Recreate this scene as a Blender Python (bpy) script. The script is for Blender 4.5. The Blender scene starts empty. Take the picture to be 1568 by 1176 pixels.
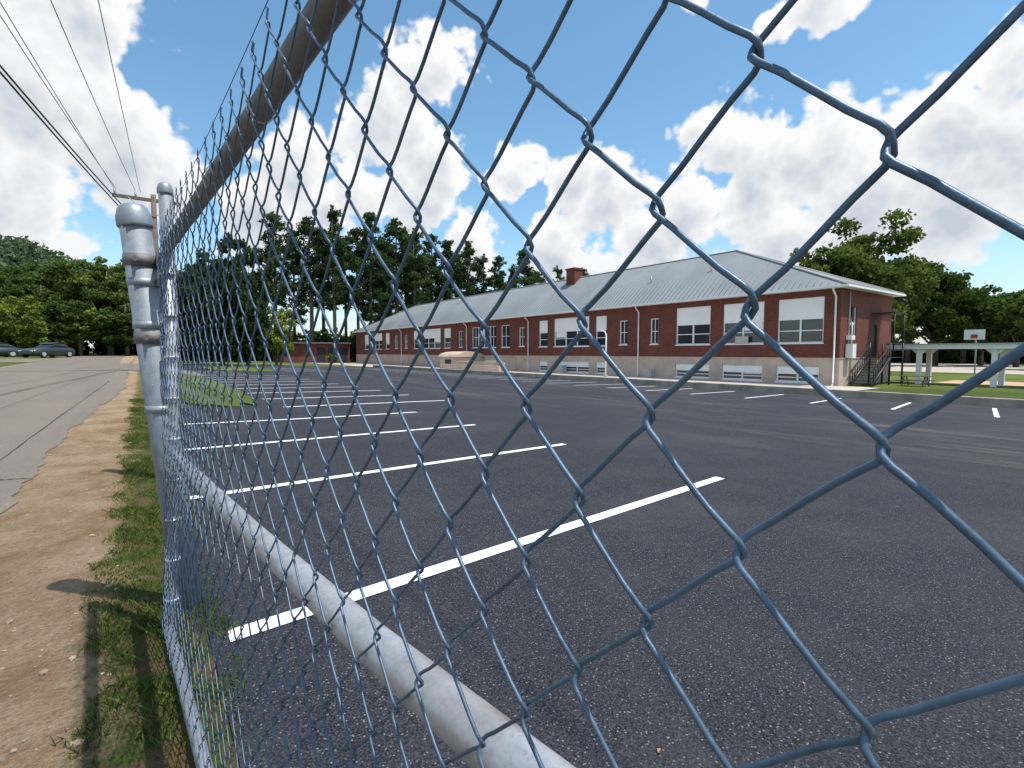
import bpy, math, random, bmesh
import numpy as np
from mathutils import Vector
random.seed(7); np.random.seed(7)
R=math.radians
scene=bpy.context.scene
scene.view_settings.view_transform='Standard'
scene.view_settings.look='None'
scene.view_settings.exposure=0
CAMH=1.27

# ------------------------------------------------------------ materials
def newmat(name):
    m=bpy.data.materials.new(name); m.use_nodes=True
    nt=m.node_tree; b=nt.nodes['Principled BSDF']
    return m,nt,b
def L(nt,a,b): nt.links.new(a,b)
def mixc(nt,fac,a,b,mode='MIX'):
    n=nt.nodes.new('ShaderNodeMix'); n.data_type='RGBA'; n.blend_type=mode
    for sock,val in ((n.inputs[0],fac),(n.inputs[6],a),(n.inputs[7],b)):
        if hasattr(val,'is_linked'): L(nt,val,sock)
        elif isinstance(val,(tuple,list)): sock.default_value=(*val[:3],1)
        else: sock.default_value=val
    return n.outputs[2]
def math_(nt,op,a,b=0.0,c=0.0,clamp=False):
    n=nt.nodes.new('ShaderNodeMath'); n.operation=op; n.use_clamp=clamp
    for s,v in zip(n.inputs,(a,b,c)):
        if hasattr(v,'is_linked'): L(nt,v,s)
        else: s.default_value=v
    return n.outputs[0]
def maprange(nt,v,a,b,c=0.0,d=1.0,smooth=False):
    n=nt.nodes.new('ShaderNodeMapRange'); n.clamp=True
    if smooth: n.interpolation_type='SMOOTHSTEP'
    L(nt,v,n.inputs[0])
    for i,x in enumerate((a,b,c,d)):
        if hasattr(x,'is_linked'): L(nt,x,n.inputs[1+i])
        else: n.inputs[1+i].default_value=x
    return n.outputs[0]
def noise(nt,vec,scale,detail=4,rough=.55,out=0):
    n=nt.nodes.new('ShaderNodeTexNoise'); n.inputs['Scale'].default_value=scale
    n.inputs['Detail'].default_value=detail; n.inputs['Roughness'].default_value=rough
    if vec is not None: L(nt,vec,n.inputs['Vector'])
    return n.outputs[out]
def pos(nt):
    return nt.nodes.new('ShaderNodeNewGeometry').outputs['Position']
def bump(nt,b,h,strength=.3,dist=.01):
    n=nt.nodes.new('ShaderNodeBump'); n.inputs['Strength'].default_value=strength
    n.inputs['Distance'].default_value=dist
    L(nt,h,n.inputs['Height']); L(nt,n.outputs[0],b.inputs['Normal'])
def simple(name,col,rough=.6,metal=0.0,var=.15,scale=3.0,spec=.5,bmp=0,bscale=40,bdist=.01):
    m,nt,b=newmat(name)
    p=pos(nt); f=noise(nt,p,scale,4)
    c=mixc(nt,maprange(nt,f,.3,.7),[x*(1-var) for x in col],[min(1,x*(1+var)) for x in col])
    L(nt,c,b.inputs['Base Color']); b.inputs['Roughness'].default_value=rough
    b.inputs['Metallic'].default_value=metal; b.inputs['Specular IOR Level'].default_value=spec
    if bmp: bump(nt,b,noise(nt,p,bscale,3),bmp,bdist)
    return m
M={}
m,nt,b=newmat('lot_asphalt'); p=pos(nt)
n1=noise(nt,p,115,2,.75); n2=noise(nt,p,40,3,.65); n3=noise(nt,p,.28,5,.6); n4=noise(nt,p,1.6,5,.65)
c=mixc(nt,maprange(nt,n1,.40,.68),(.008,.009,.013),(.068,.072,.088))
c=mixc(nt,math_(nt,'MULTIPLY',maprange(nt,n2,.5,.72),.35),c,(.012,.013,.017))
vo=nt.nodes.new('ShaderNodeTexVoronoi'); vo.inputs['Scale'].default_value=62; L(nt,p,vo.inputs['Vector'])
sp=math_(nt,'MULTIPLY',maprange(nt,vo.outputs['Distance'],.14,.28,1,0),maprange(nt,n2,.45,.55))
c=mixc(nt,math_(nt,'MULTIPLY',sp,.85),c,(.28,.27,.27))
c=mixc(nt,math_(nt,'MULTIPLY',maprange(nt,n4,.46,.74),.30),c,(.068,.067,.072))
c=mixc(nt,math_(nt,'MULTIPLY',maprange(nt,n3,.5,.66),.4),c,(.068,.068,.075))
s=nt.nodes.new('ShaderNodeSeparateXYZ'); L(nt,p,s.inputs[0])
mp=nt.nodes.new('ShaderNodeMapping'); mp.inputs['Scale'].default_value=(1.0,.12,1); mp.inputs['Rotation'].default_value=(0,0,.5); L(nt,p,mp.inputs[0])
du=noise(nt,mp.outputs[0],1.3,6,.7)
c=mixc(nt,math_(nt,'MULTIPLY',math_(nt,'MULTIPLY',maprange(nt,du,.52,.68),maprange(nt,s.outputs[0],7.5,12)),.45),c,(.20,.165,.145))
L(nt,c,b.inputs['Base Color']); b.inputs['Roughness'].default_value=.82; b.inputs['Specular IOR Level'].default_value=.18
bump(nt,b,math_(nt,'ADD',n1,math_(nt,'MULTIPLY',n2,.6)),.8,.009); M['asphalt']=m
m,nt,b=newmat('old_road'); p=pos(nt)
n1=noise(nt,p,75,3,.7); n3=noise(nt,p,.45,5,.6); n4=noise(nt,p,3,6,.7)
mp=nt.nodes.new('ShaderNodeMapping'); mp.inputs['Scale'].default_value=(1.3,.05,1); L(nt,p,mp.inputs[0]); st=noise(nt,mp.outputs[0],1.2,4,.6)
c=mixc(nt,maprange(nt,n1,.35,.68),(.135,.12,.10),(.24,.21,.175))
c=mixc(nt,math_(nt,'MULTIPLY',maprange(nt,n3,.4,.7),.4),c,(.25,.20,.145))
c=mixc(nt,math_(nt,'MULTIPLY',maprange(nt,st,.46,.66),.35),c,(.13,.12,.11))
c=mixc(nt,math_(nt,'MULTIPLY',maprange(nt,n4,.55,.75),.3),c,(.28,.215,.15))
L(nt,c,b.inputs['Base Color']); b.inputs['Roughness'].default_value=.92; b.inputs['Specular IOR Level'].default_value=.15
bump(nt,b,n1,.6,.008); M['road']=m
m,nt,b=newmat('line_paint'); p=pos(nt)
f=maprange(nt,noise(nt,p,75,4,.75),.31,.42)
L(nt,mixc(nt,f,(.14,.14,.15),(.84,.85,.86)),b.inputs['Base Color']); b.inputs['Roughness'].default_value=.6
bump(nt,b,noise(nt,p,85,2,.75),.7,.008); M['paint']=m

m,nt,b=newmat('terrain'); p=pos(nt)
sx=nt.nodes.new('ShaderNodeSeparateXYZ'); L(nt,p,sx.inputs[0]); X=sx.outputs[0]
nb=noise(nt,p,2.4,6,.65); nb2=noise(nt,p,14,5,.65); nl=noise(nt,p,.06,4); nf=noise(nt,p,60,4,.7)
xe=math_(nt,'ADD',X,math_(nt,'MULTIPLY',math_(nt,'SUBTRACT',nb,.5),.6))
xe=math_(nt,'ADD',xe,math_(nt,'MULTIPLY',math_(nt,'SUBTRACT',nb2,.5),.25))
gg=maprange(nt,xe,-.25,-.10)
g2=maprange(nt,xe,-6.6,-6.3,1,0)
gr=math_(nt,'MAXIMUM',gg,g2)
grass=mixc(nt,maprange(nt,nf,.35,.65),(.035,.055,.014),(.11,.15,.035))
grass=mixc(nt,maprange(nt,nl,.42,.6),grass,(.15,.19,.045))
patch=maprange(nt,noise(nt,p,5,6,.7),.46,.58)
near=math_(nt,'MULTIPLY',maprange(nt,X,.3,.6,1,0),maprange(nt,X,-2,-1.5))
grass=mixc(nt,math_(nt,'MULTIPLY',math_(nt,'MULTIPLY',patch,near),.9),grass,(.20,.12,.065))
d1=noise(nt,p,1.7,7,.7); d2=noise(nt,p,45,5,.75)
dirt=mixc(nt,maprange(nt,d1,.36,.6),(.31,.19,.10),(.49,.36,.23))
dirt=mixc(nt,math_(nt,'MULTIPLY',maprange(nt,d2,.46,.7),.75),dirt,(.17,.11,.07))
dirt=mixc(nt,math_(nt,'MULTIPLY',maprange(nt,noise(nt,p,9,6,.75),.52,.7),.7),dirt,(.52,.41,.29))
L(nt,mixc(nt,gr,dirt,grass),b.inputs['Base Color']); b.inputs['Roughness'].default_value=.95
b.inputs['Specular IOR Level'].default_value=.15
bump(nt,b,math_(nt,'ADD',d2,math_(nt,'MULTIPLY',nb2,1.5)),1.0,.045); M['terrain']=m

m,nt,b=newmat('brick'); p=pos(nt)
s=nt.nodes.new('ShaderNodeSeparateXYZ'); L(nt,p,s.inputs[0])
cb=nt.nodes.new('ShaderNodeCombineXYZ'); L(nt,math_(nt,'ADD',s.outputs[0],s.outputs[1]),cb.inputs[0]); L(nt,s.outputs[2],cb.inputs[1])
bt=nt.nodes.new('ShaderNodeTexBrick'); L(nt,cb.outputs[0],bt.inputs['Vector'])
bt.inputs['Scale'].default_value=1; bt.inputs['Brick Width'].default_value=.215; bt.inputs['Row Height'].default_value=.075
bt.inputs['Mortar Size'].default_value=.006; bt.inputs['Color1'].default_value=(.21,.040,.022,1)
bt.inputs['Color2'].default_value=(.10,.024,.016,1); bt.inputs['Mortar'].default_value=(.16,.10,.075,1)
c=mixc(nt,math_(nt,'MULTIPLY',maprange(nt,noise(nt,p,.7,5),.4,.7),.5),bt.outputs[0],(.065,.018,.013))
L(nt,c,b.inputs['Base Color']); b.inputs['Roughness'].default_value=.85; M['brick']=m

M['roof']=simple('metal_roof',(.29,.305,.31),.55,0.1,.12,.25)
M['rib']=simple('roof_rib',(.22,.235,.24),.55,0.1,.05)
M['darkroof']=simple('flat_roof_edge',(.12,.11,.11),.6)
M['white']=simple('white_trim',(.84,.85,.85),.5,0,.04,1.5)
M['panel']=simple('white_panel',(.88,.88,.87),.6,0,.05,.8)
M['stucco']=simple('painted_base',(.52,.41,.33),.8,0,.16,.9,bmp=.2)
M['concrete']=simple('concrete',(.33,.29,.24),.85,0,.3,1.3,bmp=.3)
M['lightconcrete']=simple('light_concrete',(.45,.39,.33),.85,0,.15,.3)
M['sand']=simple('sand_path',(.50,.34,.23),.9,0,.2,.5)
M['glass']=simple('window_glass',(.03,.035,.045),.08,0,.2,.5,spec=.8)
M['black']=simple('black_metal',(.025,.025,.03),.5,.2,.1)
M['grey']=simple('grey_unit',(.45,.45,.44),.5,.1,.1)
M['wood']=simple('pole_wood',(.14,.11,.085),.9,0,.3,6)
M['bark']=simple('bark',(.13,.10,.08),.95,0,.35,4)
M['rubber']=simple('rubber',(.02,.02,.02),.8)
M['carpaint']=simple('car_paint_dark',(.05,.065,.08),.25,.3,.05)
M['red']=simple('red_paint',(.5,.03,.03),.5)
def galv(name,col,rough,metal,dk=.55,rust=.25):
    m,nt,b=newmat(name); p=pos(nt)
    vo=nt.nodes.new('ShaderNodeTexVoronoi'); vo.inputs['Scale'].default_value=160; L(nt,p,vo.inputs['Vector'])
    n=noise(nt,p,22,5,.7); n2=noise(nt,p,4,4); n3=noise(nt,p,110,4,.7)
    c=mixc(nt,maprange(nt,n,.35,.7),[x*dk for x in col],col)
    c=mixc(nt,math_(nt,'MULTIPLY',vo.outputs['Distance'],.35),c,[min(1,x*1.4) for x in col])
    c=mixc(nt,math_(nt,'MULTIPLY',maprange(nt,n3,.58,.7),.5),c,[x*.45 for x in col])
    c=mixc(nt,math_(nt,'MULTIPLY',maprange(nt,n2,.56,.7),rust),c,(.25,.17,.1))
    L(nt,c,b.inputs['Base Color']); b.inputs['Metallic'].default_value=metal
    L(nt,maprange(nt,n,.3,.7,rough-.1,rough+.12),b.inputs['Roughness'])
    bump(nt,b,noise(nt,p,260,3),.25,.001)
    return m
M['wire']=galv('galvanised_wire',(.10,.16,.235),.46,.5,.5,.1)
M['rail']=galv('galvanised_rail',(.50,.51,.54),.40,.5,.72,.35)
M['railtop']=galv('weathered_rail',(.19,.18,.18),.6,.35,.55,.5)
M['post']=galv('weathered_post',(.24,.27,.31),.6,.25,.6,.25)
M['postcap']=galv('aluminium_cap',(.32,.35,.38),.5,.4,.6,.1)

def leafmat(name,dark,light,trans=.3):
    m=bpy.data.materials.new(name); m.use_nodes=True; nt=m.node_tree; nt.nodes.clear()
    o=nt.nodes.new('ShaderNodeOutputMaterial'); a=nt.nodes.new('ShaderNodeAttribute'); a.attribute_name='tint'
    oi=nt.nodes.new('ShaderNodeObjectInfo')
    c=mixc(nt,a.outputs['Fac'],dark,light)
    hs=nt.nodes.new('ShaderNodeHueSaturation'); L(nt,c,hs.inputs['Color'])
    L(nt,maprange(nt,oi.outputs['Random'],0,1,.485,.512),hs.inputs['Hue'])
    L(nt,maprange(nt,oi.outputs['Random'],0,1,1.25,.8),hs.inputs['Value'])
    d=nt.nodes.new('ShaderNodeBsdfDiffuse'); t=nt.nodes.new('ShaderNodeBsdfTranslucent')
    L(nt,hs.outputs[0],d.inputs[0]); L(nt,hs.outputs[0],t.inputs[0])
    mx=nt.nodes.new('ShaderNodeMixShader'); mx.inputs[0].default_value=trans
    L(nt,d.outputs[0],mx.inputs[1]); L(nt,t.outputs[0],mx.inputs[2]); L(nt,mx.outputs[0],o.inputs[0])
    return m
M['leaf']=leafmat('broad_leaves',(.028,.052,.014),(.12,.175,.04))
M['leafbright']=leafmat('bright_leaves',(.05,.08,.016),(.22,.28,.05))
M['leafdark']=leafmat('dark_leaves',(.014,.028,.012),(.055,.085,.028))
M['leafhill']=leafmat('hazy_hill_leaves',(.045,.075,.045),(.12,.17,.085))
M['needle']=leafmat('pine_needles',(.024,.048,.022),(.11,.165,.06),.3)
M['blade']=leafmat('grass_blades',(.05,.065,.018),(.18,.23,.06))

# ------------------------------------------------------------ mesh builder
class MB:
    def __init__(s): s.v=[];s.f=[];s.m=[];s.mats=[];s.smooth=[];s.tints={}
    def mi(s,k):
        if k not in s.mats: s.mats.append(k)
        return s.mats.index(k)
    def poly(s,pts,k):
        n=len(s.v); s.v+= [tuple(p) for p in pts]; s.f.append(tuple(range(n,n+len(pts)))); s.m.append(s.mi(k)); s.smooth.append(False)
    def box(s,x0,x1,y0,y1,z0,z1,k):
        n=len(s.v); s.v+=[(x0,y0,z0),(x1,y0,z0),(x1,y1,z0),(x0,y1,z0),(x0,y0,z1),(x1,y0,z1),(x1,y1,z1),(x0,y1,z1)]
        for q in ((0,3,2,1),(4,5,6,7),(0,1,5,4),(1,2,6,5),(2,3,7,6),(3,0,4,7)):
            s.f.append(tuple(n+i for i in q)); s.m.append(s.mi(k)); s.smooth.append(False)
    def tube(s,pts,r,k,sides=8,cap=True):
        pts=[Vector(p) for p in pts]; rr=r if isinstance(r,(list,tuple)) else [r]*len(pts)
        n=len(s.v); u=None
        for i,p in enumerate(pts):
            t=(pts[min(i+1,len(pts)-1)]-pts[max(i-1,0)]).normalized()
            if u is None:
                a=Vector((1,0,0)) if abs(t.x)<.9 else Vector((0,1,0)); u=t.cross(a).normalized()
            else:
                u=(u-t*u.dot(t)).normalized()
            w=t.cross(u)
            for j in range(sides):
                a=2*math.pi*j/sides; q=p+(u*math.cos(a)+w*math.sin(a))*rr[i]; s.v.append(tuple(q))
        mi=s.mi(k)
        for i in range(len(pts)-1):
            for j in range(sides):
                a=n+i*sides+j; b2=n+i*sides+(j+1)%sides
                s.f.append((a,b2,b2+sides,a+sides)); s.m.append(mi); s.smooth.append(True)
        if cap:
            s.f.append(tuple(n+j for j in reversed(range(sides)))); s.m.append(mi); s.smooth.append(False)
            e=n+(len(pts)-1)*sides; s.f.append(tuple(e+j for j in range(sides))); s.m.append(mi); s.smooth.append(False)
    def obj(s,name,parent=None,bevel=0):
        me=bpy.data.meshes.new(name); me.from_pydata(s.v,[],s.f)
        for k in s.mats: me.materials.append(M[k])
        me.polygons.foreach_set('material_index',s.m); me.polygons.foreach_set('use_smooth',s.smooth); me.update()
        o=bpy.data.objects.new(name,me); scene.collection.objects.link(o)
        if parent: o.parent=parent
        if bevel:
            b=o.modifiers.new('b','BEVEL'); b.width=bevel; b.segments=2; b.limit_method='ANGLE'
        return o
def empty(name):
    o=bpy.data.objects.new(name,None); scene.collection.objects.link(o); return o

# ------------------------------------------------------------ terrain
def sm(a,b,x):
    t=max(0,min(1,(x-a)/(b-a))); return t*t*(3-2*t)
def g(x,y):
    z=-.033*max(0,min(34,x))
    w=1-sm(-1,3,x)
    z+=.0135*max(0,min(60,y-8))*w
    z+=sm(120,420,math.hypot(x,y))*2.0*w
    return z
GX=sorted(set([-900,-500,-300,-200,-120,-80,-60,-40,-30,-20,-14,-10,-8,-6.4,-5,-4,-3,-2.2,-1.6,-1.0,-.9,-.6,-.3,0,.2,.5,1,1.5,2,2.5,3,4,5,7,9,12,15,20,25,28,28.3,31,34,40,50,56,78,100,150,220,400,700,1200]))
GY=sorted(set([-300,-150,-80,-40,-20,-10,-5,-2,0,1,2,3,4,5,6,8,10,12,13,15,18,22,26,30,34,36,38,40,45,50,55,60,62,66,68,72,76,80,90,100,120,140,170,220,300,500,900,1500]))
def sheet(name,x0,x1,y0,y1,dz,k):
    xs=sorted({x0,x1}|{x for x in GX if x0<x<x1}); ys=sorted({y0,y1}|{y for y in GY if y0<y<y1})
    mb=MB(); mb.mi(k); nx=len(xs)
    for y in ys:
        for x in xs:
            mb.v.append((x,y,g(x,y)+dz))
    for j in range(len(ys)-1):
        for i in range(nx-1):
            a=j*nx+i; mb.f.append((a,a+1,a+nx+1,a+nx)); mb.m.append(0); mb.smooth.append(True)
    return mb.obj(name)
sheet('ground',GX[0],GX[-1],GY[0],GY[-1],0,'terrain')
mb=MB(); mb.mi('road')
ys=list(np.arange(-20,45,.14))+[47,50,55,60,68,76,90,120,170,220]
cols=[-6.2,-5,-4,-3,-2.2,-1.8]
rs=np.random.RandomState(3); wob=0
for y in ys:
    wob=wob*.9+rs.uniform(-.045,.045)
    e=-1.2+ .034*max(0,min(20,y))+wob
    for x in cols+[e]:
        mb.v.append((x,y,g(x,y)+.008))
n=len(cols)+1
for j in range(len(ys)-1):
    for i in range(n-1):
        a=j*n+i; mb.f.append((a,a+1,a+n+1,a+n)); mb.m.append(0); mb.smooth.append(True)
mb.obj('road')
sheet('side_road',-60,-6.2,50,62,.016,'road')
sheet('driveway',-6.2,3,34,45,.016,'road')
sheet('parking_lot',.2,28,-20,76,.010,'asphalt')
def island(name,cx,cy,rx,ry,seed):
    rs=np.random.RandomState(seed); mb=MB(); pts=[]
    for i in range(48):
        a=i/48*6.2832; ca=math.cos(a); sa=math.sin(a)
        ex=abs(ca)**.6*(1 if ca>0 else -1); ey=abs(sa)**.6*(1 if sa>0 else -1)
        r=rs.uniform(.93,1.03); pts.append((cx+rx*ex*r,cy+ry*ey*r))
    for i in range(48):
        a=pts[i]; b_=pts[(i+1)%48]
        mb.poly([(cx,cy,g(cx,cy)+.10),(a[0],a[1],g(*a)+.06),(b_[0],b_[1],g(*b_)+.06)],'terrain')
        mb.poly([(a[0],a[1],g(*a)+.06),(a[0],a[1],g(*a)-.02),(b_[0],b_[1],g(*b_)-.02),(b_[0],b_[1],g(*b_)+.06)],'terrain')
    mb.obj(name)
island('grass_island',1.6,24.5,1.1,11,1); island('grass_island',7,53,2.6,8,2)
sheet('far_pavement',78,150,-60,100,.02,'lightconcrete')
sheet('sand_path',50.8,57,-10,13,.02,'sand')
sheet('sidewalk',28.3,40,13,118,.03,'lightconcrete')
mb=MB(); M['crack']=simple('crack_fill',(.045,.04,.037),.9)
def crack(p0,p1,w,amp,z=.014):
    n=80; pts=[]; o=0
    for i in range(n+1):
        t=i/n; o=o*.8+random.uniform(-amp,amp)
        pts.append((p0[0]+(p1[0]-p0[0])*t+o,p0[1]+(p1[1]-p0[1])*t+o*.5))
    ww=[w*random.uniform(.25,1)/2 for _ in pts]
    for i in range(n):
        a,b2=pts[i],pts[i+1]; d=Vector((b2[0]-a[0],b2[1]-a[1])).normalized(); q=Vector((-d.y,d.x))
        u,v=ww[i],ww[i+1]
        mb.poly([(a[0]-q.x*u,a[1]-q.y*u,g(*a)+z),(b2[0]-q.x*v,b2[1]-q.y*v,g(*b2)+z),(b2[0]+q.x*v,b2[1]+q.y*v,g(*b2)+z),(a[0]+q.x*u,a[1]+q.y*u,g(*a)+z)],'crack')
crack((-1.5,3.5),(-1.0,24),.03,.008)
crack((-2.2,7.4),(-.9,6.9),.03,.012)
mb.obj('road_cracks')
mb=MB()
def pline(x0,y0,x1,y1,w=.115):
    n=10
    for i in range(n):
        a=i/n; c=(i+1)/n
        P=lambda t:(x0+(x1-x0)*t,y0+(y1-y0)*t)
        p,q=P(a),P(c)
        mb.poly([(p[0],p[1]-w/2,g(*p)+.016),(q[0],q[1]-w/2,g(*q)+.016),(q[0],q[1]+w/2,g(*q)+.016),(p[0],p[1]+w/2,g(*p)+.016)],'paint')
for k in range(-3,22):
    y0=2.52+2.66*k; x0=.27 if k<4 else (2.8 if y0<37 else .6)
    if y0>44: x0=9.8
    y0s=y0+.146*(x0-.25); ln=5.05 if k<4 else 4.9
    pline(x0,y0s,x0+ln,y0s+.146*ln,.115 if k<4 else .13)
for k in range(-4,24):
    y0=3.75+2.65*k; pline(20.8,y0,26.4,y0+1.1,.13)
mb.obj('parking_lines')
mb=MB()
mb.box(28,28.3,-60,16,-1.3,-.58,'concrete'); mb.box(28,28.3,16.02,74,-1.3,-.58,'concrete')
mb.obj('low_concrete_wall',bevel=.02)

# ------------------------------------------------------------ school building
B=empty('brick_school_building')
FX=40.0; Y0=15.6; Y1=116; DX=9.6
EZ=5.85; GZ=-1.2; WT=.9
mb=MB()
wins=[]
for a,b_ in ((16.7,20.0),(21.1,24.6),(25.8,29.3)): wins.append((a,b_,2.0,5.35,'p2'))
wins+=[(31.3,32.25,2.1,4.55,'n'),(35.1,36.2,2.1,4.55,'n'),(38.0,39.6,2.0,5.2,'p1'),(40.6,46.5,2.0,5.3,'p3'),(47.7,49.35,2.0,5.2,'p1'),
 (52.3,53.5,2.1,4.55,'n'),(55.6,57.6,2.0,5.0,'g1'),(58.8,65.2,2.0,5.0,'g4'),(67.9,69.2,2.1,4.6,'n'),(71.7,73.9,2,5.2,'p1'),(75.1,82,2,5.3,'p3'),(83.6,85.4,2,5.2,'p1'),
 (88,89.2,2.1,4.55,'n'),(92.5,93.8,2.1,4.55,'n'),(96.5,98.5,2,5.2,'p1'),(100.3,106.5,2,5.3,'p3'),(108,110.4,2,5.2,'p1')]
base=[(16.9,20.0,'p2'),(21.1,24.6,'p2'),(25.8,29.3,'p2'),(38,39.5,'p1'),(40.6,46.5,'p3'),(47.7,49.3,'p1'),(58.8,65,'p3')]
def wallX(mb,x0,x1,ya,yb,za,zb,holes,k):
    y=ya
    for (a,b_,c,d) in sorted(holes):
        if a>y: mb.box(x0,x1,y,a,za,zb,k)
        if c>za: mb.box(x0,x1,a,b_,za,c,k)
        if d<zb: mb.box(x0,x1,a,b_,d,zb,k)
        y=b_
    if y<yb: mb.box(x0,x1,y,yb,za,zb,k)
wallX(mb,FX,FX+.35,Y0,Y1,WT,EZ,[(w[0],w[1],w[2],w[3]) for w in wins],'brick')
mb.box(FX+DX-.35,FX+DX,Y0,Y1,WT,EZ,'brick')
sh=[(41.6,42.7,2.2,4.6),(45.6,46.7,1.0,3.4)]
xs=FX+.35
for a,b_,c,d in sh:
    mb.box(xs,a,Y0,Y0+.35,WT,EZ,'brick')
    if c>WT: mb.box(a,b_,Y0,Y0+.35,WT,c,'brick')
    mb.box(a,b_,Y0,Y0+.35,d,EZ,'brick'); xs=b_
mb.box(xs,FX+DX-.35,Y0,Y0+.35,WT,EZ,'brick')
mb.box(FX+.35,FX+DX-.35,Y1-.35,Y1,WT,EZ,'brick')
mb.box(43.7,45.1,47.0,48.5,8,11.6,'brick'); mb.box(43.6,45.2,46.9,48.6,11.6,11.8,'brick')
mb.obj('walls',B)
mb=MB()
wallX(mb,FX-.03,FX+.35,Y0-.03,Y1,GZ-.3,WT-.06,[(a,b_,-.95,.25) for a,b_,_ in base],'stucco')
mb.box(FX+.35,FX+DX,Y0-.03,Y0+.35,GZ-.3,WT-.06,'stucco')
mb.box(FX+DX-.35,FX+DX,Y0+.35,Y1,GZ-.3,WT-.06,'stucco')
mb.box(FX-.07,FX+.3,Y0-.07,Y1,WT-.06,WT,'stucco'); mb.box(FX+.3,FX+DX,Y0-.07,Y0+.3,WT-.06,WT,'stucco')
mb.obj('basement_walls',B)
mb=MB()
def window(mb,ya,yb,za,zb,st):
    x=FX+.10
    npan={'p1':1,'p2':2,'p3':3,'n':1,'g1':1,'g4':4}[st]
    mb.box(x+.12,x+.14,ya,yb,za,zb,'glass')
    fw=.09
    mb.box(x,x+.1,ya,ya+fw,za,zb,'white'); mb.box(x,x+.1,yb-fw,yb,za,zb,'white')
    mb.box(x,x+.1,ya+fw,yb-fw,za,za+fw,'white'); mb.box(x,x+.1,ya+fw,yb-fw,zb-fw,zb,'white')
    zt=zb-fw
    if st[0]=='p':
        zs=za+(zb-za)*(.52 if zb-za>2 else .50)
        mb.box(x-.03,x+.09,ya+.03,yb-.03,zs,zb-.03,'panel'); zt=zs
    wd=(yb-ya-2*fw)/npan
    for i in range(npan):
        a=ya+fw+i*wd
        if i>0: mb.box(x+.01,x+.1,a-.06,a+.06,za+fw,zt,'white')
        zm=(za+fw+zt)/2
        mb.box(x+.03,x+.09,a+.06 if i else a,a+wd-.06 if i<npan-1 else a+wd,zm-.035,zm+.035,'white')
        if st=='n' or st[0]=='g' :
            mb.box(x+.035,x+.088,a+wd/2-.03,a+wd/2+.03,za+fw,zm-.035,'white'); mb.box(x+.035,x+.088,a+wd/2-.03,a+wd/2+.03,zm+.035,zt,'white')
        if (i*7+int(ya))%3==0:
            mb.box(x+.105,x+.118,a+.08,a+wd-.08,zm+.15,zt,'panel')
    mb.box(FX-.06,FX+.1,ya-.05,yb+.05,za-.09,za-.003,'white')
for w in wins: window(mb,*w)
for a,b_,st in base: window(mb,a,b_,-.95,.25,st)
mb.box(41.6,42.7,Y0+.15,Y0+.2,2.2,4.6,'glass'); mb.box(41.6,42.7,Y0+.1,Y0+.148,3.35,3.42,'white')
for a,b_ in ((41.6,41.68),(42.62,42.7)): mb.box(a,b_,Y0+.08,Y0+.148,2.2,4.6,'white')
mb.box(45.6,46.7,Y0+.12,Y0+.2,1.0,3.4,'black')
mb.obj('windows',B)
mb=MB(); ex=FX-.6; ex2=FX+DX+.6; ya=Y0-.6; yb=Y1+.6; RX=FX+DX/2; RZ=10.65; ra=26.4; rb=94
A=(ex,ya,EZ+.12);Bq=(ex,yb,EZ+.12);C=(ex2,yb,EZ+.12);D=(ex2,ya,EZ+.12);P=(RX,ra,RZ);Q=(RX,rb,RZ)
mb.poly([A,P,Q,Bq],'roof'); mb.poly([D,C,Q,P],'roof'); mb.poly([A,D,P],'roof'); mb.poly([Bq,Q,C],'roof')
def rib(p,q):
    mb.tube([Vector(p)+Vector((0,0,.012)),Vector(q)+Vector((0,0,.012))],.022,'rib',4)
yy=ya+.3
while yy<yb:
    if yy<ra: t=(yy-ya)/(ra-ya)
    elif yy>rb: t=(yb-yy)/(yb-rb)
    else: t=1
    rib((ex,yy,EZ+.12),(ex+(RX-ex)*t,yy,EZ+.12+(RZ-EZ-.12)*t)); yy+=.5
xx=ex+.4
while xx<ex2:
    t=1-abs(xx-RX)/(RX-ex); rib((xx,ya,EZ+.12),(xx,ya+(ra-ya)*t,EZ+.12+(RZ-EZ-.12)*t)); xx+=.5
for a,b_ in ((A,P),(D,P),(P,Q),(Bq,Q)): mb.tube([Vector(a)+Vector((0,0,.03)),Vector(b_)+Vector((0,0,.03))],.08,'roof',6)
for px,py in ((43.3,62),(42.2,34),(43.6,75),(42.6,27.5)):
    z=EZ+.12+(RZ-EZ)*(px-ex)/(RX-ex); mb.tube([(px,py,z-.2),(px,py,z+.55)],.07,'grey',8)
mb.obj('roof',B)
mb=MB()
mb.box(ex,FX-.02,ya,yb,EZ-.02,EZ+.0,'white'); mb.box(FX+DX,ex2,ya,yb,EZ-.02,EZ,'white'); mb.box(FX-.02,FX+DX,ya,Y0-.002,EZ-.02,EZ,'white')
mb.box(ex-.12,ex-.002,ya-.1,yb+.1,EZ-.02,EZ+.12,'white'); mb.box(ex,ex2,ya-.1,ya-.002,EZ-.02,EZ+.12,'white'); mb.box(ex2,ex2+.1,ya-.1,yb+.1,EZ-.02,EZ+.12,'white')
for dy in (15.9,33.6,51.4,66.6,90.6):
    mb.tube([(ex,dy,EZ-.05),(ex,dy,EZ-.2),(FX-.12,dy,EZ-.6),(FX-.12,dy,GZ+.2),(FX-.4,dy,GZ+.1)],.065,'white',8)
mb.obj('gutters_and_downspouts',B)
mb=MB()
mb.box(FX-.5,FX-.05,36.2,37.2,-1.2,-.3,'grey'); mb.box(FX-.6,FX-.05,31.6,32.5,-1.2,-.35,'grey'); mb.box(FX-1,FX-.2,44,45.2,-1.2,-.2,'grey')
mb.box(40.9,41.5,Y0-.5,Y0-.04,.9,1.9,'white'); mb.box(40.9,41.5,Y0-.4,Y0-.04,2.2,2.5,'white')
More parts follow.
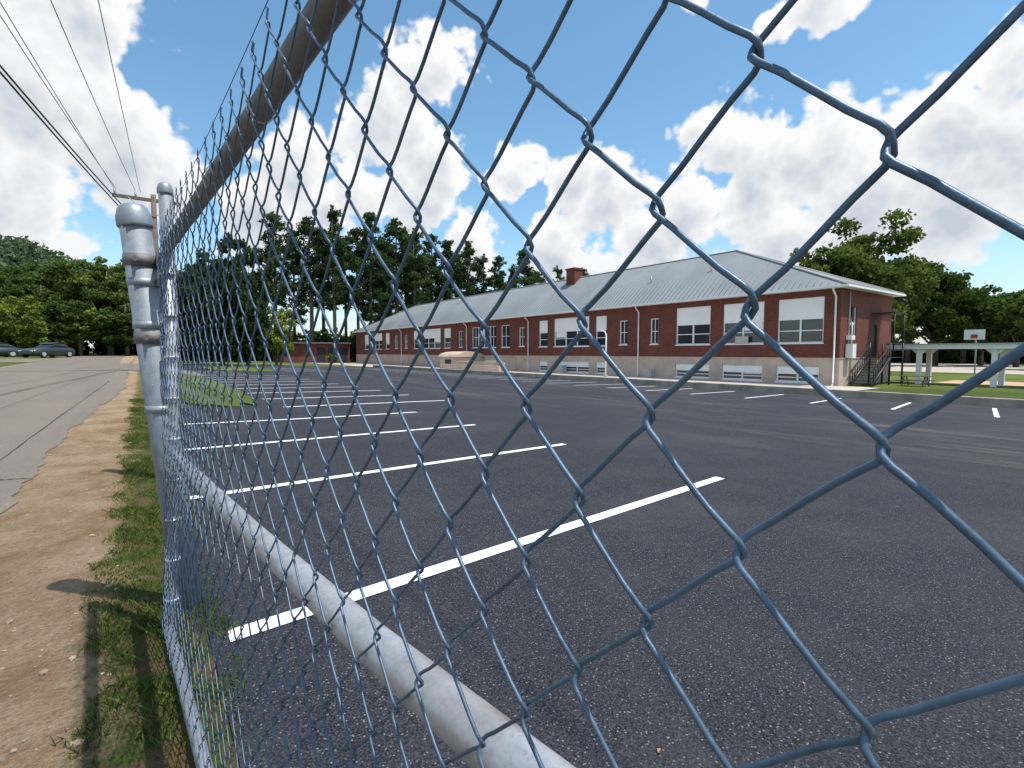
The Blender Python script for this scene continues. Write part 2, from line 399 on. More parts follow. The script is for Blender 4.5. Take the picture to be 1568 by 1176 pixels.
mb.tube([(41.2,Y0-.1,1.9),(41.2,Y0-.1,5.6)],.04,'grey',6); mb.tube([(41.7,Y0-.1,-1),(41.7,Y0-.1,3.5)],.05,'grey',6)
mb.box(FX-.15,FX-.02,22.3,23.4,2.02,2.6,'grey')
mb.tube([(49.9,Y0-.5,5.6),(49.9,Y0-.9,5.3)],.12,'black',8)
mb.obj('wall_units',B)
mb=MB()
mb.box(35.5,39.9,62,67,-1.2,.7,'stucco')
for i in range(6):
    a0=math.pi*i/6; a1=math.pi*(i+1)/6
    f=lambda a:(37.7-2.35*math.cos(a),.7+.75*math.sin(a))
    p,q=f(a0),f(a1); mb.poly([(p[0],61.8,p[1]),(q[0],61.8,q[1]),(q[0],67.2,q[1]),(p[0],67.2,p[1])],'stucco')
mb.poly([(37.7-2.35*math.cos(math.pi*i/6),61.8,.7+.75*math.sin(math.pi*i/6)) for i in range(7)],'stucco')
mb.box(35.45,35.5,63.5,65.3,-1.1,.3,'glass')
mb.box(33,33.3,48,62,-1.2,-.25,'stucco'); mb.box(35,35.3,50,61.9,-1.2,.1,'stucco')
mb.obj('entrance_vestibule',B)

S=empty('metal_stairs')
mb=MB()
mb.box(44.6,47.4,14.0,15.4,.88,.94,'black')
for i in range(10):
    x=44.3-i*.3; z=.75-i*.19; mb.box(x,x+.29,14.1,15.3,z,z+.04,'black')
for yy in (14.05,15.35):
    mb.tube([(44.6,yy,.85),(41.3,yy,-1.15)],.11,'black',6)
    mb.tube([(44.6,yy,1.9),(41.3,yy,-.15)],.035,'black',6); mb.tube([(44.6,yy,1.4),(41.3,yy,-.65)],.025,'black',6)
    for i in range(9):
        t=i/8; mb.tube([(44.6-3.3*t,yy,.85-2*t),(44.6-3.3*t,yy,1.9-2.05*t)],.025,'black',6)
    for x in (44.7,47.3): mb.tube([(x,yy,-1.2),(x,yy,2.0)],.07,'black',6)
mb.tube([(44.6,14.05,1.95),(47.4,14.05,1.95)],.03,'black',6); mb.tube([(44.6,14.05,1.45),(47.4,14.05,1.45)],.02,'black',6)
mb.tube([(47.4,14.05,1.95),(47.4,15.35,1.95)],.03,'black',6)
for x in (45.3,47.3): mb.tube([(x,14.05,.9),(x,14.05,4.2)],.05,'black',6)
mb.box(45.2,47.5,14.0,15.5,4.2,4.3,'black')
mb.obj('stair_frame',S)

mb=MB()
mb.box(47.6,50.7,-22,15.2,1.55,1.86,'white'); mb.box(47.5,50.8,-22.1,15.3,1.86,1.94,'grey')
for y in np.arange(13.2,-21,-4.25):
    for x in (48.0,50.3):
        mb.box(x-.15,x+.15,y-.15,y+.15,-1.3,1.55,'white')
        mb.poly([(x+.001,y+.15,1.15),(x+.001,y+.55,1.545),(x+.001,y+.15,1.545)],'white'); mb.poly([(x+.001,y-.15,1.15),(x+.001,y-.55,1.545),(x+.001,y-.15,1.545)],'white')
mb.obj('covered_walkway')
def bench(x,y):
    mb=MB(); mb.box(x-.38,x+.38,y-.9,y+.9,-.42,-.37,'wood')
    for s in (-1,1):
        mb.box(x+s*.75-.14,x+s*.75+.14,y-.9,y+.9,-.72,-.68,'wood')
        mb.tube([(x-.7,y+s*.6,-1.12),(x-.2,y+s*.6,-.42)],.04,'wood',6); mb.tube([(x+.7,y+s*.6,-1.12),(x+.2,y+s*.6,-.42)],.04,'wood',6)
        mb.box(x-.8,x+.8,y+s*.6-.03,y+s*.6+.03,-.77,-.72,'wood')
    mb.obj('picnic_table')
bench(44.5,12.4)
Wg=empty('brick_annex_building')
mb=MB()
mb.box(25,39.5,119,119.3,-1.2,3.3,'brick'); mb.box(25,25.3,119.3,130,-1.2,3.3,'brick'); mb.box(24.4,39.5,118.0,130.5,3.3,3.6,'darkroof')
mb.box(39.2,39.5,119.3,130,-1.2,3.3,'brick'); mb.box(25.3,39.2,129.7,130,-1.2,3.3,'brick')
mb.obj('walls',Wg)
mb=MB()
for x in (32,34.5,37):
    mb.box(x,x+1.8,118.9,118.995,-.9,2.5,'glass'); mb.box(x-.1,x+1.9,118.93,118.99,2.5,2.6,'darkroof')
mb.obj('doors',Wg)
mb=MB()
mb.tube([(36.8,35.0,-1.1),(36.8,35.0,3.0),(36.8,35.2,3.35),(36.8,35.6,3.45)],[.09,.075,.06,.05],'white',10)
mb.box(36.65,36.95,35.5,36.2,3.36,3.5,'white'); mb.tube([(36.8,35,-1.2),(36.8,35,-.9)],.2,'concrete',10)
mb.obj('light_pole')
mb=MB()
hx,hy=78,16.2
mb.tube([(hx,hy,-1.1),(hx,hy,2.4),(hx-.8,hy,3.0)],.08,'grey',8)
mb.box(hx-.95,hx-.88,hy-.9,hy+.9,2.75,3.9,'white')
mb.box(hx-.98,hx-.955,hy-.3,hy+.3,2.95,3.35,'red')
mb.tube([(hx-1.2+.23*math.cos(a),hy+.23*math.sin(a),2.9) for a in np.linspace(0,6.283,13)],.02,'red',6)
mb.obj('basketball_hoop')

# ------------------------------------------------------------ trees
def rot_quads(c,size,rs,flat=0.0):
    n=len(c); nrm=rs.normal(size=(n,3)); nrm[:,2]+=flat*2
    nrm/=np.linalg.norm(nrm,axis=1)[:,None]
    a=rs.normal(size=(n,3)); u=np.cross(nrm,a); u/=np.linalg.norm(u,axis=1)[:,None]; w=np.cross(nrm,u)
    s=size[:,None]; asp=rs.uniform(.45,1,size=(n,1))
    return np.stack([c-u*s-w*s*asp*.3,c+w*s*asp,c+u*s-w*s*asp*.2,c-w*s*asp*.9],axis=1)
def add_leaves(mb,quads,tint,k):
    n0=len(mb.v); q=quads.reshape(-1,3); mb.v+= [tuple(x) for x in q.tolist()]
    mi=mb.mi(k); n=len(quads); f0=len(mb.f)
    mb.f+=[(n0+4*i,n0+4*i+1,n0+4*i+2,n0+4*i+3) for i in range(n)]; mb.m+=[mi]*n; mb.smooth+=[False]*n
    for i in range(n): mb.tints[f0+i]=float(tint[i])
def tree_mesh(mb,name):
    me=bpy.data.meshes.new(name); me.from_pydata(mb.v,[],mb.f)
    for k in mb.mats: me.materials.append(M[k])
    me.polygons.foreach_set('material_index',mb.m); me.polygons.foreach_set('use_smooth',mb.smooth)
    at=me.attributes.new('tint','FLOAT','FACE'); arr=np.zeros(len(mb.f),dtype=np.float32)
    for i,t in mb.tints.items(): arr[i]=t
    at.data.foreach_set('value',arr); me.update(); return me
def clump_leaves(cs,rads,per,leaf,rs,squash=.75,flat=0):
    Qs=[];T=[]; mr=np.mean(rads)
    for c,r in zip(cs,rads):
        n=int(per*(r/mr)**2)+3
        d=rs.normal(size=(n,3)); d/=np.linalg.norm(d,axis=1)[:,None]
        rr=r*(rs.uniform(0,1,n)**.45)*rs.uniform(.8,1.25,n)
        p=d*rr[:,None]; p[:,2]*=squash
        Qs.append(rot_quads(p+c,leaf*rs.uniform(.6,1.4,n),rs,flat))
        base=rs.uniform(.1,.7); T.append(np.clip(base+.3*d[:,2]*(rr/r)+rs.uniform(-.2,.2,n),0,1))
    return np.concatenate(Qs),np.concatenate(T)
def broadleaf(seed,h=12,cr=5,k='leaf',nc=90,per=110,leaf=.2,cb=.12):
    rs=np.random.RandomState(seed); mb=MB()
    mb.tube([(0,0,-.5),(rs.uniform(-.1,.1),0,h*.2),(rs.uniform(-.3,.3),rs.uniform(-.3,.3),h*.5),(0,0,h*.85)],[h*.03,h*.022,h*.015,h*.004],'bark',8)
    cz=h*(cb+1)/2; hz=h*(1-cb)/2; cs=[];rad=[]
    lobes=[(rs.uniform(-.45,.45)*cr,rs.uniform(-.45,.45)*cr,rs.uniform(-.55,.55)*hz,rs.uniform(.5,.75)) for _ in range(8)]
    while len(cs)<nc:
        lx,ly,lz,ls=lobes[rs.randint(8)]
        d=rs.normal(size=3); d/=np.linalg.norm(d); r=rs.uniform(.55,1)*ls
        p=np.array([lx+d[0]*r*cr,ly+d[1]*r*cr,cz+lz+d[2]*r*hz*.9])
        if p[2]<h*cb*.7 or p[2]>h*.97: continue
        cs.append(p); rad.append(rs.uniform(.09,.22)*cr)
    for i in range(0,nc,6):
        c=cs[i]; z0=h*rs.uniform(.15,.45); mb.tube([(0,0,z0),(c[0]*.5,c[1]*.5,(z0+c[2])/2+.2),tuple(c)],[h*.011,h*.007,h*.002],'bark',5)
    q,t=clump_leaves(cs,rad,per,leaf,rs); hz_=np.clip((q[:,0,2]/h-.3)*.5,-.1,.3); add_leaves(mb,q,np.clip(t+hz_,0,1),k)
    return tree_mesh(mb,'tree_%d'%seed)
def pine(seed,h=30,k='needle',bare=.35,spread=4.4):
    rs=np.random.RandomState(seed); mb=MB()
    mb.tube([(0,0,-1),(rs.uniform(-.2,.2),0,h*.4),(rs.uniform(-.3,.3),rs.uniform(-.3,.3),h*.75),(0,0,h*.98)],[h*.015,h*.012,h*.007,h*.0015],'bark',7)
    cs=[];rad=[]; z=h*bare
    while z<h*.97:
        t=(z/h-bare)/(1-bare); L_=spread*(math.sin(min(1,t*.85+.25)*math.pi)**.6*.9+.15)*rs.uniform(.5,1.15)
        if t>.7: L_=spread*(1-t)*1.9+.4
        for j in range(rs.randint(3,6)):
            a=rs.uniform(0,6.283); l=L_*rs.uniform(.5,1.2)
            if rs.uniform()<.15: continue
            e=np.array([math.cos(a)*l,math.sin(a)*l,z+l*rs.uniform(.1,.5)])
            mb.tube([(0,0,z),tuple(e)],[.10,.02],'bark',4,False)
            for s in (.5,.78,1.0):
                if s*l<.5 and t<.8: continue
                c=np.array([e[0]*s,e[1]*s,z+(e[2]-z)*s]); cs.append(c+rs.uniform(-.5,.5,3)); rad.append(rs.uniform(.5,1.25)*(1 if t<.8 else .75))
        z+=rs.uniform(.7,1.3)*h/30
    for zz in (.97,.985,1.0): cs.append(np.array([0,0,h*zz])); rad.append(.45)
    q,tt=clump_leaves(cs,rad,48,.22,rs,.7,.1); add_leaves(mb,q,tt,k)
    return tree_mesh(mb,'pine_%d'%seed)
BR=[broadleaf(1),broadleaf(2,12,4.6),broadleaf(3,12,5.4),broadleaf(4,12,5,nc=110)]
BB=[broadleaf(5,12,5.2,'leafbright',cb=.05),broadleaf(6,12,4.8,'leafbright',cb=.05)]
BD=[broadleaf(7,12,4.2,'leafdark',cb=.05,nc=120)]
PI=[pine(11,bare=.4),pine(12,30,bare=.3,spread=4.7),pine(13,30,bare=.48),pine(14,30,bare=.38,spread=4.5)]
def put(name,me,bear,dist,h,h0,wscale=1.0):
    x=dist*math.sin(R(bear)); y=dist*math.cos(R(bear))
    o=bpy.data.objects.new(name,me); scene.collection.objects.link(o)
    s=h/h0; o.location=(x,y,g(x,y)-.2); o.scale=(s*wscale,s*wscale,s); o.rotation_euler=(0,0,random.uniform(0,6.28))
    return o
pd=[(11.2,134,35),(13.0,146,34),(14.6,134,35),(16.9,131,37.5),(19.3,137,34),(20.6,133,37),(23.4,137,37),(25.3,134,34),(27.2,140,34),(28.9,138,32),(31.2,142,33),(32.9,150,31),(34.6,142,29),(37.4,142,31),(39,150,26),(41,146,27),(43.7,145,26),(46,150,25),(18.0,150,34),(22,152,35),(29.8,155,32),(36.0,150,27),(26.2,150,31),(24.4,150,36),(15.8,150,36),(21.6,145,33)]
for i,(b_,d,h) in enumerate(pd): put('pine_tree',PI[i%4],b_,d,h,30,random.uniform(.85,1.1))
for i in range(15): put('broadleaf_tree',BR[i%4],6+i*2.3+random.uniform(-.5,.5),141+random.uniform(-3,10),random.uniform(7,10),12,1.2)
put('broadleaf_tree',BD[0],6.4,70,16.5,12,.62); put('broadleaf_tree',BD[0],8.6,74,15.5,12,.6); put('broadleaf_tree',BD[0],4.4,84,15,12,.7)
put('broadleaf_tree',BB[0],11.2,80,9.5,12,.8)
for b_,d,h,m_,w in ((-9.5,95,12,BR[0],1.1),(-6.5,98,12,BR[1],1.1),(-8,82,8.0,BB[0],1.1),(-4.2,88,7.5,BB[1],1.2),(-4.5,106,14.5,BR[2],1.1),(-2.2,98,15,BR[3],1),(0,100,16,BR[0],.9),
   (-11.5,90,10,BB[1],1.1),(-14,92,12,BR[2],1),(-17,90,12,BR[1],1),(-1.0,86,8.5,BR[1],1.2),(-6,88,8,BR[3],1.2),(1.8,106,16,BR[1],1),(3.4,100,13,BR[2],1),(-20,90,14,BR[0],1),(-24,85,14,BR[3],1),
   (-3,125,19.5,BR[1],1),(0.5,128,20,BR[2],1)):
    put('broadleaf_tree',m_,b_,d,h,12,w)
big=broadleaf(21,20,8.5,'leaf',170,120,.28,.16)
put('broadleaf_tree',big,68.6,84,21,20,1.02)
grn=broadleaf(22,18,8.2,'leaf',170,120,.28,.03)
put('broadleaf_tree',grn,75.7,118,19,18,.95)
for b_,d,h,w in ((72.4,110,18,.9),(78.6,130,14,1.1),(80.7,120,13,1.2),(83,100,14,1),(85.5,105,17,1),(88,110,18,1),(92,110,18,1),(73.8,150,19,1.2),(77.5,150,17,1.2),(70,130,18,1),(66,120,18,1),(81.5,150,15,1.2),(98,110,18,1),(64,130,16,1),(79.8,150,15,1.3),(83.8,140,17,1.3)):
    put('broadleaf_tree',BR[int(b_*7)%4],b_,d,h,12,w)
put('shrub',BB[1],16.6,112,2.6,12,1.3)
def mass(name,n,a0,a1,d0,d1,z0,z1,r0,r1,per,leaf,seed,k='leaf'):
    rs=np.random.RandomState(seed); cs=[];rad=[]
    for i in range(n):
        a=R(rs.uniform(a0,a1)); d=rs.uniform(d0,d1); x,y=d*math.sin(a),d*math.cos(a)
        cs.append(np.array([x,y,g(x,y)+z0+(z1-z0)*rs.uniform(0,1)*(.6+.4*math.sin(a*40)*math.sin(a*17+1))])); rad.append(rs.uniform(r0,r1))
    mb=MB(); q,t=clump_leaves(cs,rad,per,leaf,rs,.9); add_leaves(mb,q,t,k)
    o=bpy.data.objects.new(name,tree_mesh(mb,name)); scene.collection.objects.link(o)
mass('undergrowth',260,-32,9,100,112,.2,6,1.5,2.8,60,.4,31,'leafdark')
mass('undergrowth',320,3,46,140,150,.0,7,1.8,3.0,60,.5,32,'leafdark')
mass('undergrowth',420,58,100,152,165,.0,6,1.8,3.2,60,.5,33,'leafdark')
rs=np.random.RandomState(9); cs=[];rad=[]
for i in range(2300):
    a=R(rs.uniform(-40,10)); d=rs.uniform(330,450); deg=math.degrees(a)
    top=70-1.5*max(0,deg+11)+4*math.sin(a*30)
    h=(d-320)/130*top*.95+6
    cs.append(np.array([d*math.sin(a),d*math.cos(a),h])); rad.append(rs.uniform(3.5,6.5))
mb=MB(); q,t=clump_leaves(cs,rad,34,1.4,rs,.9); add_leaves(mb,q,t,'leafhill')
o=bpy.data.objects.new('wooded_hill',tree_mesh(mb,'hill_trees')); scene.collection.objects.link(o)
mass('distant_treeline',1500,16,130,230,270,-2,15,3,5,36,1.0,34)

rs=np.random.RandomState(5); n=66000
x=rs.uniform(-.30,.28,n); y=1.2+(rs.uniform(0,1,n)**1.4)*15
pn=np.sin(x*31+np.sin(y*7)*1.5)+np.sin(y*9.3+x*5)+np.sin(y*23+x*17)*.6+.9*np.sin(y*2.1)
edge=-.21+.05*np.sin(y*3.1)+.035*np.sin(y*11)+.025*np.sin(y*29)
keep=(pn+rs.uniform(-1.6,1.6,n)>-.35)&(x>edge-rs.exponential(.02,n))
x=x[keep];y=y[keep];n=len(x); h=rs.uniform(.010,.042,n)*(1+.5*np.sin(y*3)); a=rs.uniform(0,6.283,n); w=rs.uniform(.0016,.004,n)
z=np.array([g(px,py) for px,py in zip(x,y)]); lean=rs.uniform(.2,1.2,n)*h; b2=rs.uniform(0,6.283,n)
V0=np.stack([x-np.cos(a)*w,y-np.sin(a)*w,z],1);V1=np.stack([x+np.cos(a)*w,y+np.sin(a)*w,z],1)
V2=np.stack([x+np.cos(b2)*lean*.45+np.cos(a)*w*.7,y+np.sin(b2)*lean*.45+np.sin(a)*w*.7,z+h*.6],1);V3=np.stack([x+np.cos(b2)*lean,y+np.sin(b2)*lean,z+h],1)
mb=MB(); add_leaves(mb,np.stack([V0,V1,V2,V3],1),np.clip(rs.uniform(0,1,n),0,1),'blade')
o=bpy.data.objects.new('grass',tree_mesh(mb,'grass')); scene.collection.objects.link(o)
M['stone']=simple('pebble',(.30,.22,.15),.9,0,.4,30)
bm=bmesh.new()
for i in range(620):
    px=random.uniform(-1.1,-.1); py=1.6+random.random()**1.5*9; s=random.uniform(.002,.008) if random.random()<.93 else random.uniform(.010,.020)
    r=bmesh.ops.create_icosphere(bm,subdivisions=1,radius=s)
    for v in r['verts']:
        v.co=Vector((v.co.x*random.uniform(.8,1.3)+px,v.co.y*random.uniform(.8,1.3)+py,v.co.z*.6+g(px,py)+s*.2))
me=bpy.data.meshes.new('pebbles'); bm.to_mesh(me); bm.free(); me.materials.append(M['stone'])
scene.collection.objects.link(bpy.data.objects.new('pebbles',me))
M['dryleaf']=simple('dry_leaf',(.40,.22,.08),.8,0,.3,8)
mb=MB()
for px,py in ((1.32,1.0),(2.1,.9),(.42,3.4),(3.2,1.9),(.36,4.2)):
    a=random.uniform(0,6.28); s=random.uniform(.008,.014); z=g(px,py)+.014
    c,d=math.cos(a)*s,math.sin(a)*s
    mb.poly([(px-c,py-d,z+.002),(px+d*.6,py-c*.6,z+.009),(px+c,py+d,z+.004),(px-d*.6,py+c*.6,z+.008)],'dryleaf')
mb.obj('fallen_leaves')

# ------------------------------------------------------------ chain-link gate
G_=Vector((-math.sin(R(3.1)),math.cos(R(3.1)),0)); Nn=Vector((math.cos(R(3.1)),math.sin(R(3.1)),0)); dd=.221
def GP(s,off,h): return G_*s+Nn*(dd+off+.04*min(0,h+.3))+Vector((0,0,CAMH+h))
F=empty('chain_link_gate')
w=.0501; V=.1078; ztop=.505; zbot=-1.24
S_A=.0583; zA=.0721
def warp(s,h):
    ds=.0016*math.sin(h*11+s*7)+.0008*math.sin(h*31-s*23+1)
    dh=.0032*math.sin(s*9+h*4)+.0013*math.sin(s*37+h*21+2)
    do=.005*math.sin(s*4.3+h*5)+.001*math.sin(s*19-h*13)
    return ds,dh,do
mb=MB(); rs=np.random.RandomState(2)
A_=w/2+.0014; dl=.0034
prof=[(0.0,-1.0,0.0,0.0),(.05,-.985,.6,.06),(.14,-.87,.95,.125),(.3,-.47,1.0,.285),(.5,0,1.0,.5),(.7,.47,1.0,.715),(.86,.87,.95,.875),(.95,.985,.6,.94)]
for j in range(-5,54):
    sc=S_A+(j+.5)*w
    zb=zA+(0 if j%2==0 else V/2)
    n0=int(math.floor((zbot-zb)/V))
    pts=[]; nn=int((ztop-zbot)/(V/2))+3
    jx=rs.uniform(-.0008,.0008); jz=rs.uniform(-.001,.001)
    for k in range(nn):
        sg=1 if k%2==0 else -1
        bow=rs.uniform(-.0018,.0018)
        for tau,la,yo,tz in prof:
            h=zb+n0*V+(k+tz)*V/2
            if h<zbot or h>ztop: continue
            l=la*A_*sg; y=-dl*yo*sg
            ds,dh,do=warp(sc,h)
            pts.append(GP(sc+l+ds+jx+bow*math.sin(tau*math.pi),y+do,h+dh+jz))
    near=(sc<.9)
    mb.tube(pts,.00165,'wire',8 if near else 5)
    e=pts[-1]; mb.tube([e,e+G_*.006+Vector((0,0,.008)),e-G_*.003+Vector((0,0,.016)),e+G_*.004+Vector((0,0,.022))],.0015,'wire',5)
mb.obj('mesh_fabric',F)
mb=MB()
mb.tube([GP(-.5,.030,.450),GP(.4,.030,.452),GP(1.4,.031,.448),GP(2.66,.030,.452)],.022,'railtop',20)
mb.obj('top_rail',F)
mb=MB()
mb.tube([GP(-.5,.032,-.275),GP(-.1,.032,-.298),GP(.1,.032,-.314),GP(.3,.032,-.334),GP(.6,.033,-.362),GP(1.2,.033,-.398),GP(2.66,.032,-.455)],.0235,'rail',28)
mb.obj('middle_rail',F)
mb=MB()
mb.tube([GP(-.5,.015,-1.225),GP(2.66,.015,-1.225)],.0205,'rail',20)
mb.tube([GP(2.68,.030,-1.25),GP(2.68,.030,-.3),GP(2.68,.030,.47)],.022,'rail',16)
mb.obj('frame',F)
mb=MB()
def tie(s,h,r):
    c=GP(s,.031,h); pts=[]
    for i in range(17):
        a=i/16*6.6; pts.append(c+Nn*(math.cos(a)*r)+Vector((0,0,math.sin(a)*r))+G_*(.006*(i/16-.5)))
    pts.append(pts[-1]-Nn*.012+Vector((0,0,.012))); mb.tube(pts,.0018,'rail',5)
for s in (.25,.62,1.05,1.5,1.95,2.4): tie(s,.451,.0238)
for i in range(9):
    h=-1.1+i*.18; c=GP(2.68,.03,h); mb.tube([c+Vector((math.cos(a)*.026,math.sin(a)*.026,0)) for a in np.linspace(0,6.283,13)],.006,'rail',6)
mb.obj('ties_and_bands',F)
def tpost(r,top,bx,by,tx,ty):
    mb=MB()
    def at(z):
        t=z/top; return (bx+(tx-bx)*t,by+(ty-by)*t,z)
    mb.tube([at(-.3),at(top-.09)],r,'post',28)
    pr=[(r*1.12,top-.11),(r*1.16,top-.10),(r*1.16,top-.065),(r*1.06,top-.045),(r*.98,top-.026),(r*.7,top-.008),(r*.3,top),(r*.02,top+.001)]
    mb.tube([at(z) for _,z in pr],[a for a,_ in pr],'postcap',28)
    return mb,at
mb,at=tpost(.062,1.965,.15,2.98,-.010,3.0)
for z in (1.60,1.40,1.0):
    x_,y_,_=at(z); mb.tube([(x_,y_,z-.017),(x_,y_,z+.017)],.0665,'postcap',28)
    mb.box(x_+.05,x_+.10,y_-.07,y_-.04,z-.017,z+.017,'railtop')
    mb.tube([(x_+.085,y_-.10,z),(x_+.085,y_-.01,z)],.008,'railtop',8)
for z in (1.70,1.34):
    x_,y_,_=at(z)
    mb.tube([(x_,y_,z-.028),(x_,y_,z+.028)],.068,'railtop',28)
    mb.box(x_+.06,x_+.10,y_-.12,y_-.01,z-.03,z+.03,'railtop'); mb.tube([(x_+.09,y_-.14,z-.07),(x_+.09,y_-.14,z+.06)],.014,'railtop',10)
    mb.tube([(x_-.02,y_-.085,z),(x_-.02,y_-.06,z)],.013,'railtop',8)
mb.obj('gate_post')
mb,at=tpost(.058,2.9,.26,6.0,.24,6.0); mb.obj('fence_post')

mb=MB()
ux,uy,ut=.75,31,9.0
mb.tube([(ux,uy,-.5),(ux,uy,ut)],[.16,.11],'wood',12)
mb.box(ux-1.6,ux+1.1,uy-.06,uy+.06,ut-.35,ut-.2,'wood')
mb.tube([(ux-1,uy-.08,ut-.3),(ux,uy-.12,ut-1.1)],.02,'grey',6); mb.tube([(ux+1,uy-.08,ut-.3),(ux,uy-.12,ut-1.1)],.02,'grey',6)
for x in (-1.5,-.7,.5,1.0): mb.tube([(ux+x,uy,ut-.2),(ux+x,uy,ut-.1),(ux+x,uy,ut+.05)],[.03,.05,.035],'grey',8)
mb.obj('utility_pole')
mb=MB()
M['cable']=simple('cable',(.03,.035,.045),.6)
def wire(a,b_,sag,r=.011):
    a=Vector(a);b_=Vector(b_); pts=[]
    for i in range(25):
        t=i/24; p=a.lerp(b_,t); p.z-=sag*4*t*(1-t); pts.append(p)
    mb.tube(pts,r,'cable',5)
for xo,ex_,zz in ((-1.5,-4.6,9.6),(-1.45,-4.9,9.2),(-.7,-3.4,9.6),(1.0,3.4,9.8)): wire((ux+xo,uy,ut+.05),(ex_,-10,zz),.5)
wire((ux-.4,uy,7.3),(-5.6,-10,7.6),.5,.022); wire((ux-.4,uy,7.1),(-5.4,-10,7.3),.5,.022)
wire((ux-.5,uy,ut),(-1.6,-10,9.6),.3,.01)
mb.obj('overhead_wires')

def car(x,y,rot):
    E=empty('parked_car'); z0=g(x,y)+.02
    bm=bmesh.new()
    st=[(-2.3,.70,.42,.72),(-2.2,.82,.28,.86),(-1.7,.88,.22,.95),(-.9,.9,.2,.97),(0,.9,.2,.96),(.8,.9,.2,.94),(1.6,.88,.22,.86),(2.15,.82,.28,.74),(2.3,.66,.4,.62)]
    def loft(st,mi):
        rings=[]
        for p,hw,zb,zt in st:
            rings.append([bm.verts.new((p,s*a,z)) for s,a,z in ((-1,hw*.92,zb),(-1,hw,zb+(zt-zb)*.45),(-1,hw*.93,zt-.03),(-1,hw*.75,zt),(1,hw*.75,zt),(1,hw*.93,zt-.03),(1,hw,zb+(zt-zb)*.45),(1,hw*.92,zb))])
        for a,b_ in zip(rings,rings[1:]):
            for i in range(8):
                f=bm.faces.new((a[i],a[(i+1)%8],b_[(i+1)%8],b_[i])); f.material_index=mi; f.smooth=True
        bm.faces.new(rings[0]).material_index=mi; bm.faces.new(list(reversed(rings[-1]))).material_index=mi
    loft(st,0)
    loft([(-1.85,.72,.9,.93),(-1.1,.68,.9,1.36),(-.2,.66,.9,1.40),(.75,.7,.9,.95)],1)
    loft([(-1.15,.66,1.33,1.37),(-.6,.66,1.36,1.44),(0,.65,1.36,1.42),(.25,.64,1.28,1.30)],0)
    me=bpy.data.meshes.new('body'); bmesh.ops.recalc_face_normals(bm,faces=bm.faces); bm.to_mesh(me); bm.free()
    me.materials.append(M['carpaint']); me.materials.append(M['glass'])
    o=bpy.data.objects.new('body',me); scene.collection.objects.link(o); o.parent=E
    mb=MB()
    for px in (-1.4,1.4):
        for s in (-1,1):
            mb.tube([(px,s*.72,.33),(px,s*.92,.33)],.33,'rubber',20); mb.tube([(px,s*.88,.33),(px,s*.935,.33)],.2,'grey',14)
    mb.box(2.2,2.29,-.65,-.4,.58,.68,'white'); mb.box(2.2,2.29,.4,.65,.58,.68,'white'); mb.box(-2.29,-2.2,-.7,-.45,.68,.8,'red'); mb.box(-2.29,-2.2,.45,.7,.68,.8,'red')
    mb.obj('wheels_and_lights',E)
    E.location=(x,y,z0); E.rotation_euler=(0,0,rot)
car(-7.3,66,R(235)); car(-12.0,70.5,R(205))

# ------------------------------------------------------------ sun, sky
sd=Vector((.19,-.32,.93)).normalized()
el=math.asin(sd.z); az=math.atan2(sd.x,sd.y)
sl=bpy.data.lights.new('sun','SUN'); sl.energy=5.0; sl.angle=R(.5); sl.color=(1,.95,.87)
so=bpy.data.objects.new('sun',sl); scene.collection.objects.link(so); so.rotation_euler=(-sd).to_track_quat('-Z','Y').to_euler()
wd=bpy.data.worlds.new('World'); scene.world=wd; wd.use_nodes=True; nt=wd.node_tree; nt.nodes.clear()
try: wd.cycles.sampling_method='NONE'
except Exception: pass
out=nt.nodes.new('ShaderNodeOutputWorld')
sky=nt.nodes.new('ShaderNodeTexSky'); sky.sky_type='NISHITA'; sky.sun_disc=False; sky.sun_elevation=el; sky.sun_rotation=az
sky.air_density=1.0; sky.dust_density=.6; sky.ozone_density=2.0
hs=nt.nodes.new('ShaderNodeHueSaturation'); hs.inputs['Saturation'].default_value=1.12; hs.inputs['Value'].default_value=1.4; hs.inputs['Hue'].default_value=.486; L(nt,sky.outputs[0],hs.inputs['Color'])
bg=nt.nodes.new('ShaderNodeBackground'); bg.inputs[1].default_value=.14; L(nt,hs.outputs[0],bg.inputs[0])
clouds=[(27,27.5,3.6),(23.4,23,4.0),(27.7,20.8,3.2),(25.5,16.5,3.2),(20,16.0,2.6),(37.2,19.6,2.0),(34.2,17.9,1.8),(43,18.0,2.6),(47.3,16.2,3.8),(58,20.0,3.4),(61,16.5,4.2),(54.8,15.0,3.4),
(67.4,17.6,3.8),(70,13.2,4.4),(76,17.7,3.8),(79.7,22.2,2.6),(79.3,16.1,4.5),(76.5,12.1,4.0),(66.9,30.2,2.0),(54.8,32.6,1.1),(62,29.4,1.4),(40.8,11.0,3.4),(51.5,11.5,3.6),(31.3,11.5,3.0),(64,11.0,3.6),
(-6.9,20.1,5.4),(-.8,17.1,4.3),(-8,13,4.4),(-3,27,3.6),(2.6,15.0,3.3),(13.4,18.3,3.6),(16.6,15.0,3.0),(10,13.2,3.6),(45,8.5,3.6),(-13,30,5),(88,20,6),(105,25,9),(-30,24,9),(150,30,12),(-90,30,14),(-150,35,12)]
gtree=bpy.data.node_groups.new('cloud_density','ShaderNodeTree')
gtree.interface.new_socket('Vector',in_out='INPUT',socket_type='NodeSocketVector')
gtree.interface.new_socket('Density',in_out='OUTPUT',socket_type='NodeSocketFloat')
gi=gtree.nodes.new('NodeGroupInput'); go=gtree.nodes.new('NodeGroupOutput')
vin=gi.outputs[0]
wn=noise(gtree,vin,6,2,.5,1)
vm=gtree.nodes.new('ShaderNodeVectorMath'); vm.operation='SUBTRACT'; L(gtree,wn,vm.inputs[0]); vm.inputs[1].default_value=(.5,.5,.5)
